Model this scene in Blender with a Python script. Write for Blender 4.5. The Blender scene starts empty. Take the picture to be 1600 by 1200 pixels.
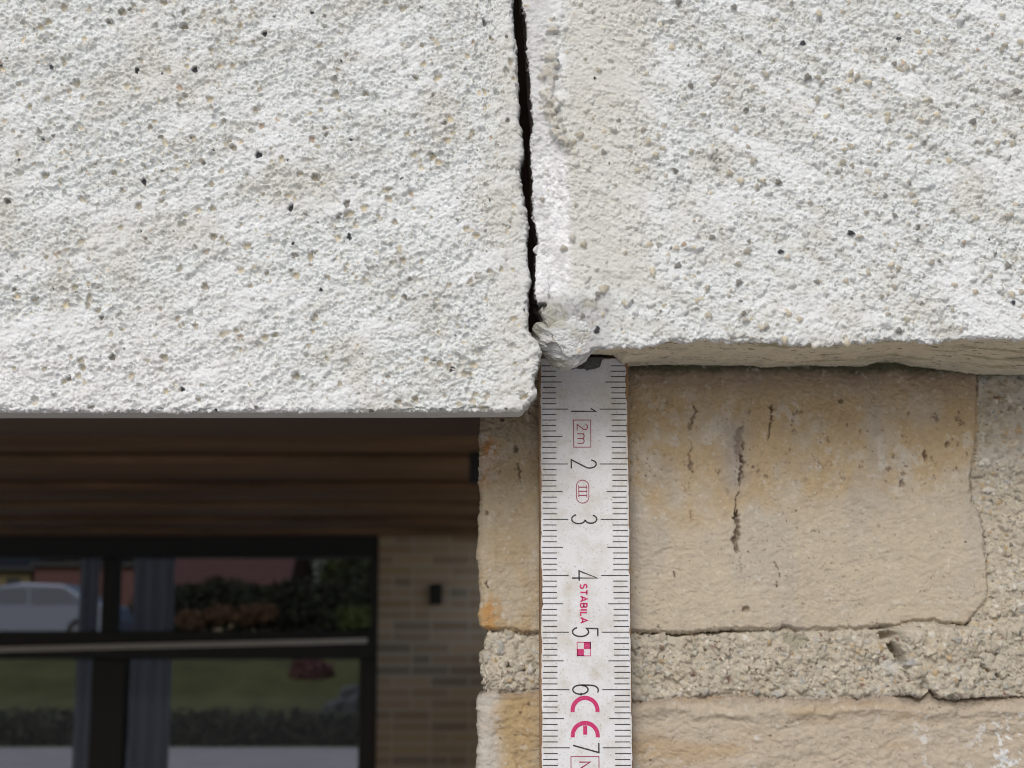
import bpy, bmesh, math, random
import numpy as np
C = bpy.context.scene
R = math.radians
# ------------------------------------------------------------------ camera, sky, sun, exposure
F = 2400.0                       # focal length in pixels of a 1600 px wide picture
TH = math.atan(400.0 / F)        # the camera looks up a little: eye level falls at picture row 1000
cd = bpy.data.cameras.new('camera'); cam = bpy.data.objects.new('camera', cd); C.collection.objects.link(cam)
cam.location = (0, 0, 0); cam.rotation_euler = (math.pi / 2 + TH, 0, 0)
cd.sensor_width = 36; cd.lens = 36 * F / 1600; cd.clip_start = 0.01; cd.clip_end = 1000
cd.dof.use_dof = True; cd.dof.focus_distance = 0.267; cd.dof.aperture_fstop = cd.lens / 1.15
C.camera = cam
C.render.resolution_x, C.render.resolution_y = 1024, 768
SUN_EL, SUN_AZ = R(35), R(-12)   # azimuth: to the left of straight behind the camera
w = bpy.data.worlds.new('World'); C.world = w; w.use_nodes = True
nt = w.node_tree; bg = nt.nodes['Background']; sk = nt.nodes.new('ShaderNodeTexSky')
sk.sky_type = 'NISHITA'; sk.sun_disc = False; sk.sun_elevation = SUN_EL
sd = np.array([math.sin(SUN_AZ) * math.cos(SUN_EL), -math.cos(SUN_AZ) * math.cos(SUN_EL), math.sin(SUN_EL)])
sk.sun_rotation = math.atan2(sd[0], sd[1])
sk.air_density = 1.0; sk.dust_density = 3.0; sk.ozone_density = 1.0
nt.links.new(sk.outputs[0], bg.inputs[0]); bg.inputs[1].default_value = 0.085
sl = bpy.data.lights.new('sun', 'SUN'); sun = bpy.data.objects.new('sun', sl); C.collection.objects.link(sun)
sl.energy = 1.6; sl.angle = R(36); sl.color = (1.0, 0.993, 0.985)
from mathutils import Vector, Matrix
sun.rotation_euler = Vector(sd).to_track_quat('Z', 'Y').to_euler()
C.view_settings.view_transform = 'Standard'; C.view_settings.look = 'None'
C.view_settings.gamma = 1; C.view_settings.exposure = -0.05
C.cycles.filter_width = 1.0
C.cycles.max_bounces = 8; C.cycles.diffuse_bounces = 4; C.cycles.transparent_max_bounces = 12

# ------------------------------------------------------------------ helpers
cT, sT = math.cos(TH), math.sin(TH)
def P(px, py, D):
    """world point at depth y=D seen at picture position px,py (1600x1200)"""
    px = np.asarray(px, float); py = np.asarray(py, float)
    a = (px - 800) / F; b = (600 - py) / F
    yy = cT - b * sT; zz = sT + b * cT
    k = D / yy
    return a * k, np.zeros_like(a) + D, zz * k
def pix(X, Y, Z):
    d = Y * cT + Z * sT; v = -Y * sT + Z * cT
    return 800 + F * X / d, 600 - F * v / d
def mesh_np(name, V, Fq, mat, parent=None, col=None, smooth=True):
    me = bpy.data.meshes.new(name)
    V = np.ascontiguousarray(V, dtype=np.float32); Fq = np.ascontiguousarray(Fq, dtype=np.int32)
    n, k = Fq.shape
    me.vertices.add(len(V)); me.vertices.foreach_set('co', V.ravel())
    me.loops.add(n * k); me.loops.foreach_set('vertex_index', Fq.ravel())
    me.polygons.add(n); me.polygons.foreach_set('loop_start', np.arange(0, n * k, k, dtype=np.int32))
    me.polygons.foreach_set('loop_total', np.full(n, k, dtype=np.int32))
    me.update(calc_edges=True)
    if smooth: me.polygons.foreach_set('use_smooth', np.ones(n, dtype=bool))
    if col is not None:
        at = me.color_attributes.new('Col', 'FLOAT_COLOR', 'POINT')
        c4 = np.ones((len(V), 4), np.float32); c4[:, :3] = col
        at.data.foreach_set('color', c4.ravel())
    me.materials.append(mat); me.validate()
    o = bpy.data.objects.new(name, me); C.collection.objects.link(o)
    if parent: o.parent = parent
    return o
class MB:
    """collects shapes, builds them as one mesh"""
    def __init__(s): s.v = []; s.f = []; s.c = []
    def add(s, v, f, col=None):
        b = len(s.v); s.v += [tuple(p) for p in v]; s.f += [tuple(i + b for i in q) for q in f]
        s.c += [col or (1, 1, 1)] * len(v)
    def box(s, x0, x1, y0, y1, z0, z1, col=None):
        v = [(x, y, z) for x in (x0, x1) for y in (y0, y1) for z in (z0, z1)]
        s.add(v, [(0, 1, 3, 2), (4, 6, 7, 5), (0, 4, 5, 1), (2, 3, 7, 6), (0, 2, 6, 4), (1, 5, 7, 3)], col); return s
    def prism(s, poly, y0, y1, axis='y', col=None):
        n = len(poly)
        if axis == 'y': v = [(a, y0, b) for a, b in poly] + [(a, y1, b) for a, b in poly]
        else: v = [(y0, a, b) for a, b in poly] + [(y1, a, b) for a, b in poly]
        f = [tuple(range(n)), tuple(range(2 * n - 1, n - 1, -1))] + [(i, i + n, (i + 1) % n + n, (i + 1) % n) for i in range(n)]
        s.add(v, f, col); return s
    def build(s, name, mat, parent=None, bevel=0, smooth=False):
        me = bpy.data.meshes.new(name); me.from_pydata(s.v, [], s.f)
        at = me.color_attributes.new('Col', 'FLOAT_COLOR', 'POINT')
        for i, c in enumerate(s.c): at.data[i].color = (*c, 1)
        bm = bmesh.new(); bm.from_mesh(me)
        bmesh.ops.recalc_face_normals(bm, faces=bm.faces)
        bm.to_mesh(me); bm.free()
        me.materials.append(mat)
        if smooth: me.polygons.foreach_set('use_smooth', np.ones(len(me.polygons), dtype=bool))
        o = bpy.data.objects.new(name, me); C.collection.objects.link(o)
        if parent: o.parent = parent
        if bevel:
            m = o.modifiers.new('b', 'BEVEL'); m.width = bevel; m.segments = 2; m.limit_method = 'ANGLE'
        return o
def thing(name, label, cat, group=None, loc=(0, 0, 0)):
    o = bpy.data.objects.new(name, None); C.collection.objects.link(o); o.empty_display_size = 0.02
    o['label'] = label; o['category'] = cat
    if group: o['group'] = group
    return o
def tag(o, label, cat, group=None):
    o['label'] = label; o['category'] = cat
    if group: o['group'] = group
    return o
# noise in numpy
def _h(ix, iy, s):
    n = (ix.astype(np.int64) * 374761393 + iy.astype(np.int64) * 668265263 + s * 2147483647 + 1013904223) & 0xffffffff
    n = ((n ^ (n >> 13)) * 1274126177) & 0xffffffff
    n = ((n ^ (n >> 16)) * 2246822519) & 0xffffffff
    return ((n ^ (n >> 15)) & 0xffffff) / float(0xffffff)
def vn(x, y, s=0):
    ix = np.floor(x); iy = np.floor(y); fx = x - ix; fy = y - iy
    ix = ix.astype(np.int64); iy = iy.astype(np.int64)
    fx = fx * fx * fx * (fx * (fx * 6 - 15) + 10); fy = fy * fy * fy * (fy * (fy * 6 - 15) + 10)
    a = _h(ix, iy, s); b = _h(ix + 1, iy, s); c = _h(ix, iy + 1, s); d = _h(ix + 1, iy + 1, s)
    return (a + (b - a) * fx + (c - a) * fy + (a - b - c + d) * fx * fy) * 2 - 1
def fbm(x, y, s=0, o=4, g=0.5):
    t = 0; a = 1; n = 0
    for i in range(o):
        ca, sa = math.cos(1.1 * i + .4), math.sin(1.1 * i + .4)
        t = t + a * vn((x * ca - y * sa) * 2 ** i, (x * sa + y * ca) * 2 ** i, s + 17 * i); n += a; a *= g
    return t / n
def ss(a, b, x):
    t = np.clip((x - a) / (b - a), 0, 1); return t * t * (3 - 2 * t)
def mix(a, b, t): return a + (b - a) * t
def mixc(col, c2, m):
    m = np.clip(m, 0, 1)[..., None]; return col * (1 - m) + np.asarray(c2) * m
rng = np.random.default_rng(7)
def splat(H, GC, mask, x0, z0, d, n, rmin, rmax, hk, palette, power=2.0, seed=1, sink=0.35, rough=1.0, cover=None):
    """press n irregular grains of sand into height field H (metres); GC holds colour, mask how much of it"""
    rg = np.random.default_rng(seed); ny, nx = H.shape
    xs = rg.uniform(0, nx - 1, n); ys = rg.uniform(0, ny - 1, n)
    rr = rmin + (rmax - rmin) * rg.random(n) ** power
    pal = np.array([p[:3] for p in palette]); wt = np.array([p[3] for p in palette], float); wt /= wt.sum()
    ci = rg.choice(len(palette), n, p=wt); ph = rg.uniform(0, 6.283, (n, 3)); el = rg.uniform(0.72, 1.25, n)
    tl = rg.normal(0, 0.25, (n, 2)); hh = rg.uniform(0.6, 1.15, n); br = rg.uniform(.8, 1.12, n); u01 = rg.random(n)
    for k in range(n):
        r = rr[k] / d; cx, cy = xs[k], ys[k]; q = int(r * 1.5) + 2
        i0, i1, j0, j1 = max(int(cy) - q, 0), min(int(cy) + q + 1, ny), max(int(cx) - q, 0), min(int(cx) + q + 1, nx)
        if i1 - i0 < 2 or j1 - j0 < 2: continue
        if cover is not None and u01[k] > cover[int(cy), int(cx)]: continue
        yy, xx = np.mgrid[i0:i1, j0:j1]; dx = (xx - cx) / r; dy = (yy - cy) / r
        c, s_ = math.cos(ph[k, 0]), math.sin(ph[k, 0]); a = (dx * c - dy * s_) / el[k]; b = (dx * s_ + dy * c) * el[k]
        an = np.arctan2(b, a); D2 = np.sqrt(a * a + b * b) * (1 + rough * (.10 * np.cos(3 * an + ph[k, 1]) + .07 * np.cos(5 * an + ph[k, 2])))
        base = H[int(cy), int(cx)]
        cap = base + rr[k] * hk * hh[k] * (np.sqrt(np.clip(1 - D2 ** 2.6, 0, 1)) - sink + tl[k, 0] * a * .5 + tl[k, 1] * b * .5)
        reg = H[i0:i1, j0:j1]; m = (D2 < 1) & (cap > reg)
        reg[m] = cap[m]
        if palette[ci[k]][4] > 0:
            e = np.clip((1.0 - D2) * 4, 0, 1) * palette[ci[k]][4]
            g = GC[i0:i1, j0:j1]; mk = mask[i0:i1, j0:j1]; g[m] = pal[ci[k]] * br[k]; mk[m] = e[m]
def normals(X, Y, Z):
    def gr(A): return np.gradient(A, axis=1), np.gradient(A, axis=0)
    (xu, xv), (yu, yv), (zu, zv) = gr(X), gr(Y), gr(Z)
    n = np.stack([yu * zv - zu * yv, zu * xv - xu * zv, xu * yv - yu * xv], -1)
    l = np.linalg.norm(n, axis=-1, keepdims=True)
    return n / np.maximum(l, 1e-14), l[..., 0] > 1e-12
def grid_faces(ny, nx):
    i = np.arange(ny * nx).reshape(ny, nx)
    return np.stack([i[:-1, :-1], i[:-1, 1:], i[1:, 1:], i[1:, :-1]], -1)
# ------------------------------------------------------------------ materials
def mat_new(name):
    m = bpy.data.materials.new(name); m.use_nodes = True; return m, m.node_tree, m.node_tree.nodes['Principled BSDF']
def N(nt, t, **kw):
    n = nt.nodes.new(t)
    for k, v in kw.items():
        if k in n.inputs: n.inputs[k].default_value = v
        else: setattr(n, k, v)
    return n
def mineral(name, scale=5000, bump=0.00006, var=0.12, rough=0.92, spec=0.25):
    """colour from the mesh's own colour attribute plus fine procedural grit and bump"""
    m, t, b = mat_new(name); L = t.links.new
    at = N(t, 'ShaderNodeAttribute', attribute_name='Col'); tc = N(t, 'ShaderNodeTexCoord')
    n1 = N(t, 'ShaderNodeTexNoise', Scale=scale, Detail=3.0, Roughness=0.6); L(tc.outputs['Object'], n1.inputs['Vector'])
    n2 = N(t, 'ShaderNodeTexNoise', Scale=scale * .22, Detail=4.0, Roughness=0.7); L(tc.outputs['Object'], n2.inputs['Vector'])
    mr = N(t, 'ShaderNodeMapRange'); mr.inputs['From Min'].default_value = .3; mr.inputs['From Max'].default_value = .7
    mr.inputs['To Min'].default_value = 1 - var; mr.inputs['To Max'].default_value = 1 + var; L(n2.outputs[0], mr.inputs['Value'])
    vm = N(t, 'ShaderNodeVectorMath', operation='SCALE'); L(at.outputs['Color'], vm.inputs[0]); L(mr.outputs[0], vm.inputs['Scale'])
    L(vm.outputs[0], b.inputs['Base Color'])
    bp = N(t, 'ShaderNodeBump'); bp.inputs['Strength'].default_value = 0.8; bp.inputs['Distance'].default_value = bump
    L(n1.outputs[0], bp.inputs['Height']); L(bp.outputs[0], b.inputs['Normal'])
    b.inputs['Roughness'].default_value = rough; b.inputs['Specular IOR Level'].default_value = spec
    return m
def plain(name, col, rough=0.7, metal=0, nscale=0, namp=0.0, spec=0.5, stretch=(1, 1, 1), bump=0):
    m, t, b = mat_new(name); L = t.links.new
    b.inputs['Base Color'].default_value = (*col, 1); b.inputs['Roughness'].default_value = rough
    b.inputs['Metallic'].default_value = metal; b.inputs['Specular IOR Level'].default_value = spec
    if nscale:
        tc = N(t, 'ShaderNodeTexCoord'); mp = N(t, 'ShaderNodeMapping'); mp.inputs['Scale'].default_value = stretch
        n = N(t, 'ShaderNodeTexNoise', Scale=nscale, Detail=5.0, Roughness=.6); L(tc.outputs['Object'], mp.inputs[0]); L(mp.outputs[0], n.inputs['Vector'])
        r = N(t, 'ShaderNodeMapRange'); r.inputs['From Min'].default_value = .3; r.inputs['From Max'].default_value = .7
        r.inputs['To Min'].default_value = 1 - namp; r.inputs['To Max'].default_value = 1 + namp; L(n.outputs[0], r.inputs['Value'])
        v = N(t, 'ShaderNodeVectorMath', operation='SCALE'); v.inputs[0].default_value = col; L(r.outputs[0], v.inputs['Scale'])
        L(v.outputs[0], b.inputs['Base Color'])
        if bump:
            bp = N(t, 'ShaderNodeBump'); bp.inputs['Distance'].default_value = bump; L(n.outputs[0], bp.inputs['Height']); L(bp.outputs[0], b.inputs['Normal'])
    return m
def attr_mat(name, rough=.8):
    m, t, b = mat_new(name); at = N(t, 'ShaderNodeAttribute', attribute_name='Col')
    t.links.new(at.outputs['Color'], b.inputs['Base Color']); b.inputs['Roughness'].default_value = rough
    return m
M_render = mineral('painted_render', 3400, 0.00013, 0.09)
M_brick = mineral('brick_clay', 3600, 0.00009, 0.10)
M_mortar = mineral('mortar', 3000, 0.00022, 0.2)

# ------------------------------------------------------------------ rough white render (two panels)
D1 = 0.254                       # front of the rendered panels
DB = 0.281                       # face of the brick pier
d = 0.000165
PAL = [(.66, .65, .60, 30, .5), (.52, .475, .375, 18, .9), (.42, .385, .315, 14, .9), (.62, .56, .43, 11, .95), (.22, .21, .19, 5, .95),
       (.055, .058, .065, 1.0, 1), (.50, .38, .29, 1.3, .9), (.62, .62, .60, 20, .3)]
def smear(x, z, ang, seed):
    u = x * math.cos(ang) + z * math.sin(ang); v = -x * math.sin(ang) + z * math.cos(ang)
    return ss(-.02, .42, fbm(u * .07, v * .22, seed + 300, 4, .62) + .25 * fbm(u * .4, v * 1.0, seed + 301, 3))
def render_relief(X, Z, ang, seed, smooth=None):
    """troweled render: swept streaks along ang, lumps, fine grit"""
    x, z = X * 1000, Z * 1000
    wx = x + 1.4 * fbm(x * .12, z * .12, seed + 3, 2); wz = z + 1.4 * fbm(x * .12 + 9, z * .12, seed + 4, 2)
    a = ang; u = wx * np.cos(a) + wz * np.sin(a); v = -wx * np.sin(a) + wz * np.cos(a)
    st = fbm(u * .13, v * .62, seed, 4, .6); st2 = fbm(u * .42, v * 1.5, seed + 50, 3, .6)
    gr = fbm(x * 1.25, z * 1.25, seed + 90, 4, .68)
    r = 1 - np.abs(fbm(x * .75, z * .95, seed + 120, 4, .6)) * 2
    g2 = fbm(x * 2.3 + 5, z * 2.6, seed + 130, 2, .7); stf = fbm(u * .06, v * .30, seed + 140, 3, .6)
    g3 = fbm(x * 3.2 + 5, z * 3.8, seed + 131, 2, .7)
    wq = x + .5 * g2; tb = ss(.12, .34, fbm(wq * .62, z * .72 + .4 * gr, seed + 132, 4, .7)) - .5 * ss(.15, .5, -fbm(wq * .9, z * 1.1, seed + 133, 3, .7))
    sm = smear(x, z, ang, seed); k = .82 - .45 * sm; an = .9 if ang > 0 else .55
    return an * (0.00026 * stf + 0.00024 * st) + k * (0.00040 * st2 * an + 0.00046 * gr + 0.00016 * r + .00034 * g2 + .00026 * g3 + .00042 * tb), st, gr
def render_colour(px, py, st, gr, X, Z, seed, white=(.742, .778, .785)):
    x, z = X * 1000, Z * 1000
    col = np.ones(X.shape + (3,)) * np.array(white)
    col = mixc(col, (.61, .615, .585), ss(.0, .5, -st * .8 - gr * .5 + .1) * .7)
    col = mixc(col, (.82, .85, .875), smear(x, z, R(20) if seed == 100 else R(-28), seed) * .65)
    dirt = ss(.05, .6, fbm(x * .09, z * .09, seed + 200, 4)); col = mixc(col, (.62, .61, .56), dirt * .5)
    pits = ss(.30, .62, -gr + .25 * fbm(x * 2.6, z * 2.6, seed + 210, 2)); col = mixc(col, (.34, .335, .30), pits * .7)  # low spots painted darker, deepening the shade in the crevices
    return col
def interp(pts, q):
    p = np.array(pts, float); return np.interp(q, p[:, 0], p[:, 1])
# wrap helper: distance past the edge -> (offset along the face, depth), rounded with radius r
def wrap(a, r):
    s = a + r * (math.pi / 2 - 1) + (2 - math.pi / 2) * r * 0  # arc start where a = -r
    on = a <= -r; t = np.clip((a + r) / r, 0, math.pi / 2)
    fx = np.where(on, a, -r + r * np.sin(t)); dep = np.where(on, 0, r - r * np.cos(t))
    ex = np.clip(a + r - r * math.pi / 2, 0, None)
    return fx, dep + ex

def left_panel():
    edge = [(-300, 795), (0, 800), (25, 801), (50, 802), (75, 806), (110, 807), (150, 809.5), (190, 810.5), (212, 815), (240, 816), (252, 812), (275, 811.5), (300, 816),
            (330, 822), (350, 823), (380, 821.5), (410, 824), (437, 829), (450, 825.5), (475, 825), (495, 824), (512, 823), (522, 827), (535, 841), (550, 844.5),
            (565, 841), (580, 838.5), (587, 833), (597, 833), (612, 838), (640, 836.5), (660, 836)]
    bot = [(-400, 648), (0, 643), (200, 643), (400, 642.5), (620, 642.5), (770, 641.5), (840, 640.5)]
    xl = float(P(-170, 300, D1)[0]); zt = float(P(300, -190, D1)[2]); xr = float(P(836, 600, D1)[0]); zb = float(P(400, 644, D1)[2])
    thick = 0.0078; r = 0.0009
    u = np.arange(xl - xr, 0.0088, d); v = np.arange(zb - zt, 0.0095, d)    # u: past right edge, v: past bottom edge
    U, V = np.meshgrid(u, v); Z0 = zb - np.minimum(V, 0); X0 = xr + np.minimum(U, 0)
    _, py0 = pix(X0, D1, Z0); px0, _ = pix(X0, D1, Z0)
    ex = P(interp(edge, py0), py0, D1)[0] - xr
    ez = P(px0, interp(bot, px0), D1)[2] - zb
    zz = Z0 * 1000
    ex = ex + 0.00022 * fbm(zz * .9, zz * 0, 11, 3, .6) + 0.0001 * fbm(zz * 3, zz * 0, 12, 2)
    near = ss(-.012, 0, U); nearb = ss(-.010, 0, V)
    fx, dx_ = wrap(U, r); fz, dz_ = wrap(V, r * .8)
    corner = 0.0012 * ss(-.003, 0, U) * ss(-.003, 0, V)
    X = xr + fx + ex * near - corner; Z = zb - fz + ez * nearb + corner; Y = D1 + np.minimum(np.maximum(dx_, dz_), thick)
    CX, CZ = X - dx_, Z - dz_
    H, st, gr = render_relief(CX, CZ, R(20), 100)
    px, py = pix(X, Y, Z)
    # smoother, dirtier band along the crack
    band = ss(735, 800, px) * .6; H = H * (1 - .8 * band)
    GC = np.zeros(X.shape + (3,)); mk = np.zeros(X.shape)
    cov = np.clip(.95 - .35 * band, 0, 1); cov[V > .0006] = .12; cov[U > .002] = .3
    sm = smear(CX * 1000, CZ * 1000, R(20), 100); cov = cov * (1 - .55 * sm)
    area = X.size * (d * 1000) ** 2
    splat(H, GC, mk, 0, 0, d, int(area * .8), .00016, .00040, 1.15, [(.76, .78, .77, 6, 0), (.62, .61, .57, 1, .4)], 1.7, 5, .22, 1.4, cov)
    splat(H, GC, mk, 0, 0, d, int(area * .38), .00020, .00070, 1.1, PAL, 2.0, 6, .12, 1.3, cov * mix(.35, 1.15, ss(-.25, .25, fbm(CX * 90, CZ * 120, 77, 3))))
    lip = ss(.0004, .0009, V)
    H = mix(H, H * .12 + .00002 * fbm(X * 4e2, Z * 0, 5, 2), lip)
    n, ok = normals(X, Y, Z)
    fade = np.where(ok, 1.0, 0) * (1 - ss(thick - .001, thick, Y - D1))
    Hc = (H - H.mean() * .8) * fade
    Xn, Yn, Zn = X + n[..., 0] * Hc, Y + n[..., 1] * Hc, Z + n[..., 2] * Hc
    col = render_colour(px, py, st, gr, CX, CZ, 100)
    col = mixc(col, (.62, .61, .56), band * .65)
    col = mixc(col, (.83, .84, .86), ss(560, 300, px) * ss(430, 600, py) * .5)
    col = col * (1 - mk[..., None]) + GC * mk[..., None]
    col = mixc(col, (.42, .42, .40), lip * .8)
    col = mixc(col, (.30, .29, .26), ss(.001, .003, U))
    col = mixc(col, (.16, .14, .11), ss(.0045, .0075, U))  # board side painted darker with depth, as shade inside the crack
    return Xn, Yn, Zn, col, (xl, xr, zb, zt, thick)

def right_panel():
    edge = [(-300, 806), (0, 811), (10, 814), (25, 818), (50, 819), (75, 820.5), (110, 822.5), (150, 825), (168, 828), (204, 828.5), (212, 825), (240, 826), (275, 828), (300, 829),
            (330, 829.5), (345, 832), (372, 837), (385, 836), (400, 832.5), (437, 831.5), (460, 831), (468, 832), (476, 834), (485, 840), (500, 848), (525, 856), (545, 862), (580, 864)]
    bot = [(830, 538), (850, 545), (862, 551), (880, 557), (892, 560), (903, 558), (915, 553), (925, 549), (950, 544.5), (975, 541), (1000, 544), (1022, 541), (1034, 535), (1042, 532), (1077, 534),
           (1095, 529), (1112, 529), (1142, 534), (1165, 530), (1185, 532), (1215, 533), (1240, 538), (1280, 539), (1300, 538.5), (1335, 534), (1392, 530), (1425, 532), (1455, 535), (1492, 531), (1517, 528), (1600, 530), (1900, 532)]
    back = [(830, 548), (850, 550), (880, 550), (915, 554), (950, 555), (972, 558), (984, 574), (1027, 572.5), (1070, 572), (1170, 574), (1215, 572), (1227, 576), (1300, 573), (1402, 574), (1435, 567), (1465, 567),
            (1487, 574), (1555, 580), (1600, 587), (1900, 590)]
    xr = float(P(1770, 300, D1)[0]); zt = float(P(1200, -190, D1)[2]); xl = float(P(830, 400, D1)[0]); zb = float(P(1200, 534, D1)[2])
    r = 0.0007; thick = DB - D1 + .004
    u = np.arange(-.0075, xr - xl, d); v = np.arange(zb - zt, thick + .001, d)
    U, V = np.meshgrid(u, v); X0 = xl + np.maximum(U, 0); Z0 = zb - np.minimum(V, 0)
    px0, py0 = pix(X0, D1, Z0)
    ez = P(px0, interp(bot, px0), D1)[2] - zb
    xm = X0 * 1000; zm = Z0 * 1000
    ez = ez + .00022 * fbm(xm * .8, xm * 0, 21, 4, .65)
    zfull = Z0 + ez * ss(-.012, 0, V)
    _, pyf = pix(X0, D1, zfull)
    near = ss(.006, 0, U)
    ex = P(interp(edge, pyf), pyf, D1)[0] - xl + (0.00018 * fbm(zm * .9, zm * 0, 31, 3, .6) + .0001 * fbm(zm * 3, zm * 0, 32, 2))
    fx, dx_ = wrap(-U, r); fz, dz_ = wrap(V, r)
    X = xl - fx + ex * near
    ezb = P(px0, interp(back, px0), DB)[2] - zb
    t = np.clip(dz_ / (DB - D1), 0, 1.2); lump = ss(925, 905, px0)
    tt = np.clip(mix(t, 1 - (1 - np.clip(t * 1.8, 0, 1)) ** 2.2, lump), 0, 1)
    sag = .0007 * np.sin(math.pi * np.clip(t, 0, 1)) * fbm(xm * .05, t * 2, 41, 3)
    Z = np.where(V <= 0, zb - fz + ez * ss(-.012, 0, V), zb - fz + mix(ez, ezb, tt) + sag)
    Y = D1 + np.maximum(np.minimum(dx_, .0065), dz_)
    CX, CZ = X + dx_, Z - dz_
    H, st, gr = render_relief(CX, CZ, R(-28), 500)
    H2, st2, gr2 = render_relief(CX, CZ, R(8), 700)
    px, py = pix(X, Y, Z)
    k = ss(300, 470, py) * ss(1500, 1050, px) * .6; H = mix(H, H2, k)
    x, z = CX * 1000, CZ * 1000
    nz = fbm(x * .35, z * .35, 801, 3)
    # smooth painted strip beside the crack, with a broken plaster ridge on its right
    edge_s = interp([(-300, 868), (0, 866), (90, 850), (150, 848), (180, 850), (210, 862), (232, 880), (245, 887), (440, 888), (470, 866), (480, 850), (520, 830)], py) + nz * 3
    edge_s = edge_s + 5 * fbm(py * .06, px * .02, 803, 4, .7) + 3 * fbm(x * 1.2, z * 1.2, 804, 3, .7)
    strip = ss(8, -8, px - edge_s + 6 * gr) * (V < -.001)
    ridge = np.exp(-((px - edge_s - 10) / 9) ** 2) * ss(60, 120, py) * ss(262, 225, py) * ss(-.6, .1, fbm(x * .5, z * .4, 805, 3)) + .45 * np.exp(-((px - edge_s - 5) / 4) ** 2) * ss(0, .3, fbm(x * .3, z * .25, 806, 3)) * ss(430, 400, py)
    H = mix(H, H * .62 + .00018 * fbm(x * 2.0, z * 1.6, 811, 4, .7) - .00045, strip)
    H = H + ridge * (.00055 + .0006 * fbm(x * .8, z * .6, 812, 3))
    # broken corner: lumpy bare concrete
    cor = ss(985, 915, px + nz * 12) * ss(455, 480, py) * (V < .001)
    H = mix(H, H * .6 + .0009 * fbm(x * .14, z * .16, 820, 3) + .00050 * fbm(x * 1.0, z * 1.0, 822, 4, .7), cor)
    flat = ss(0, 1, ss(870, 900, px) * ss(1010, 960, px) * ss(470, 440, py)) * .55; H = H * (1 - flat * .6)
    # flaked lumps seen on the face
    for (qx, qy, rx, ry, h) in ((948, 425, 26, 12, .0006), (885, 150, 10, 40, .0004), (1050, 270, 20, 26, .0004), (1230, 372, 18, 10, -.0004), (980, 225, 30, 8, .0003), (1350, 505, 40, 8, .0004)):
        H = H + h * np.exp(-((px - qx) / rx) ** 2 - ((py - qy) / ry) ** 2) * (1 + nz)
    hole = ss(1.15, .8, np.hypot((px - 836) / 17, (py - 480 + (px - 838) * .45 + 2.5 * nz) / 6.0)); H = H - .0075 * hole
    lg = np.exp(-((px - 893) / 34) ** 2 - ((py - 528) / 34) ** 2); H = H - .0004 * lg * (V < .0015)
    # thin crack at the foot of the strip
    cr = np.exp(-((px - (858 + 1.5 * vn(py * .15, py * 0, 5))) / 1.3) ** 2) * ss(425, 438, py) * ss(470, 463, py); H = H - .0010 * cr
    GC = np.zeros(X.shape + (3,)); mk = np.zeros(X.shape)
    cov = np.ones(X.shape) * .95; cov = cov * (1 - .62 * strip) * (1 - .55 * cor) * (1 - .5 * flat); cov[V > .0008] = .05
    sm = smear(CX * 1000, CZ * 1000, R(-28), 500); cov = cov * (1 - .45 * sm)
    area = X.size * (d * 1000) ** 2
    splat(H, GC, mk, 0, 0, d, int(area * .8), .00016, .00040, 1.15, [(.76, .78, .77, 6, 0), (.62, .61, .57, 1, .4)], 1.7, 15, .22, 1.4, cov)
    splat(H, GC, mk, 0, 0, d, int(area * .38), .00020, .00072, 1.1, PAL, 2.0, 16, .12, 1.3, cov * mix(.35, 1.15, ss(-.25, .25, fbm(CX * 90, CZ * 120, 78, 3))))
    splat(H, GC, mk, 0, 0, d, int(area * 1.2), .0003, .0008, .9, [(.52, .49, .42, 1, .8), (.62, .60, .54, 1, .6)], 1.0, 17, .1, 1.3, ridge)
    und = ss(.0006, .0014, V + .0006 * nz)
    Hu = .00022 * fbm(x * .28, z * 1.0, 830, 4, .6) + .00022 * fbm(x * 1.3, z * 2.6, 833, 4, .7) - .00035 * ss(.28, .55, fbm(x * .7, z * 2.2, 831, 3)) - .0006 * ss(.36, .6, fbm(x * .2, z * 1.1, 832, 3))
    H = mix(H, Hu, und)
    n, ok = normals(X, Y, Z)
    n = -n if n[ok][:, 1].mean() > 0 else n
    fade = np.where(ok, 1.0, 0) * (1 - ss(.004, .006, Y - D1) * (U < 0))
    Hc = (H - .00012) * fade
    Xn, Yn, Zn = X + n[..., 0] * Hc, Y + n[..., 1] * Hc, Z + n[..., 2] * Hc
    col = render_colour(px, py, st, gr, CX, CZ, 500)
    col = mixc(col, (.65, .645, .60), ss(0, .8, ss(872, 900, px) * ss(1060, 960, px) * ss(480, 420, py) + ss(1010, 880, px) * ss(90, 0, py) * .2) * .6)
    col = mixc(col, (.64, .65, .66), strip * .8); col = mixc(col, (.86, .875, .90), strip * 1.0 * ss(215, 270, py) * ss(-.5, .35, nz + .35) * ss(1, -.2, gr * 2))
    col = mixc(col, (.50, .47, .40), np.clip(ridge, 0, 1) * .7)
    col = mixc(col, (.47, .475, .475), cor * .85); col = mixc(col, (.36, .345, .26), np.clip(cor * ss(.0, .4, fbm(x * .3, z * .3, 840, 4)) * .5 + cor * np.exp(-((px - 868) / 14) ** 2 - ((py - 512) / 12) ** 2) * .7, 0, .9))
    col = col * (1 - mk[..., None]) + GC * mk[..., None]
    col = mixc(col, (.010, .009, .008), hole)  # hole also coloured near black to deepen its shade
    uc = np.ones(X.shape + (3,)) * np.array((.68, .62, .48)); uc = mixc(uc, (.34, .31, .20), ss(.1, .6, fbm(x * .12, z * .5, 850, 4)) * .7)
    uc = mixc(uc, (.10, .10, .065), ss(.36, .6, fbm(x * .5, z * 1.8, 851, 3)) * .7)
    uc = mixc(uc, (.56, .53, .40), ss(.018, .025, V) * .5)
    uc = mixc(uc, (.10, .115, .06), ss(.0255, .027, V))
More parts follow.
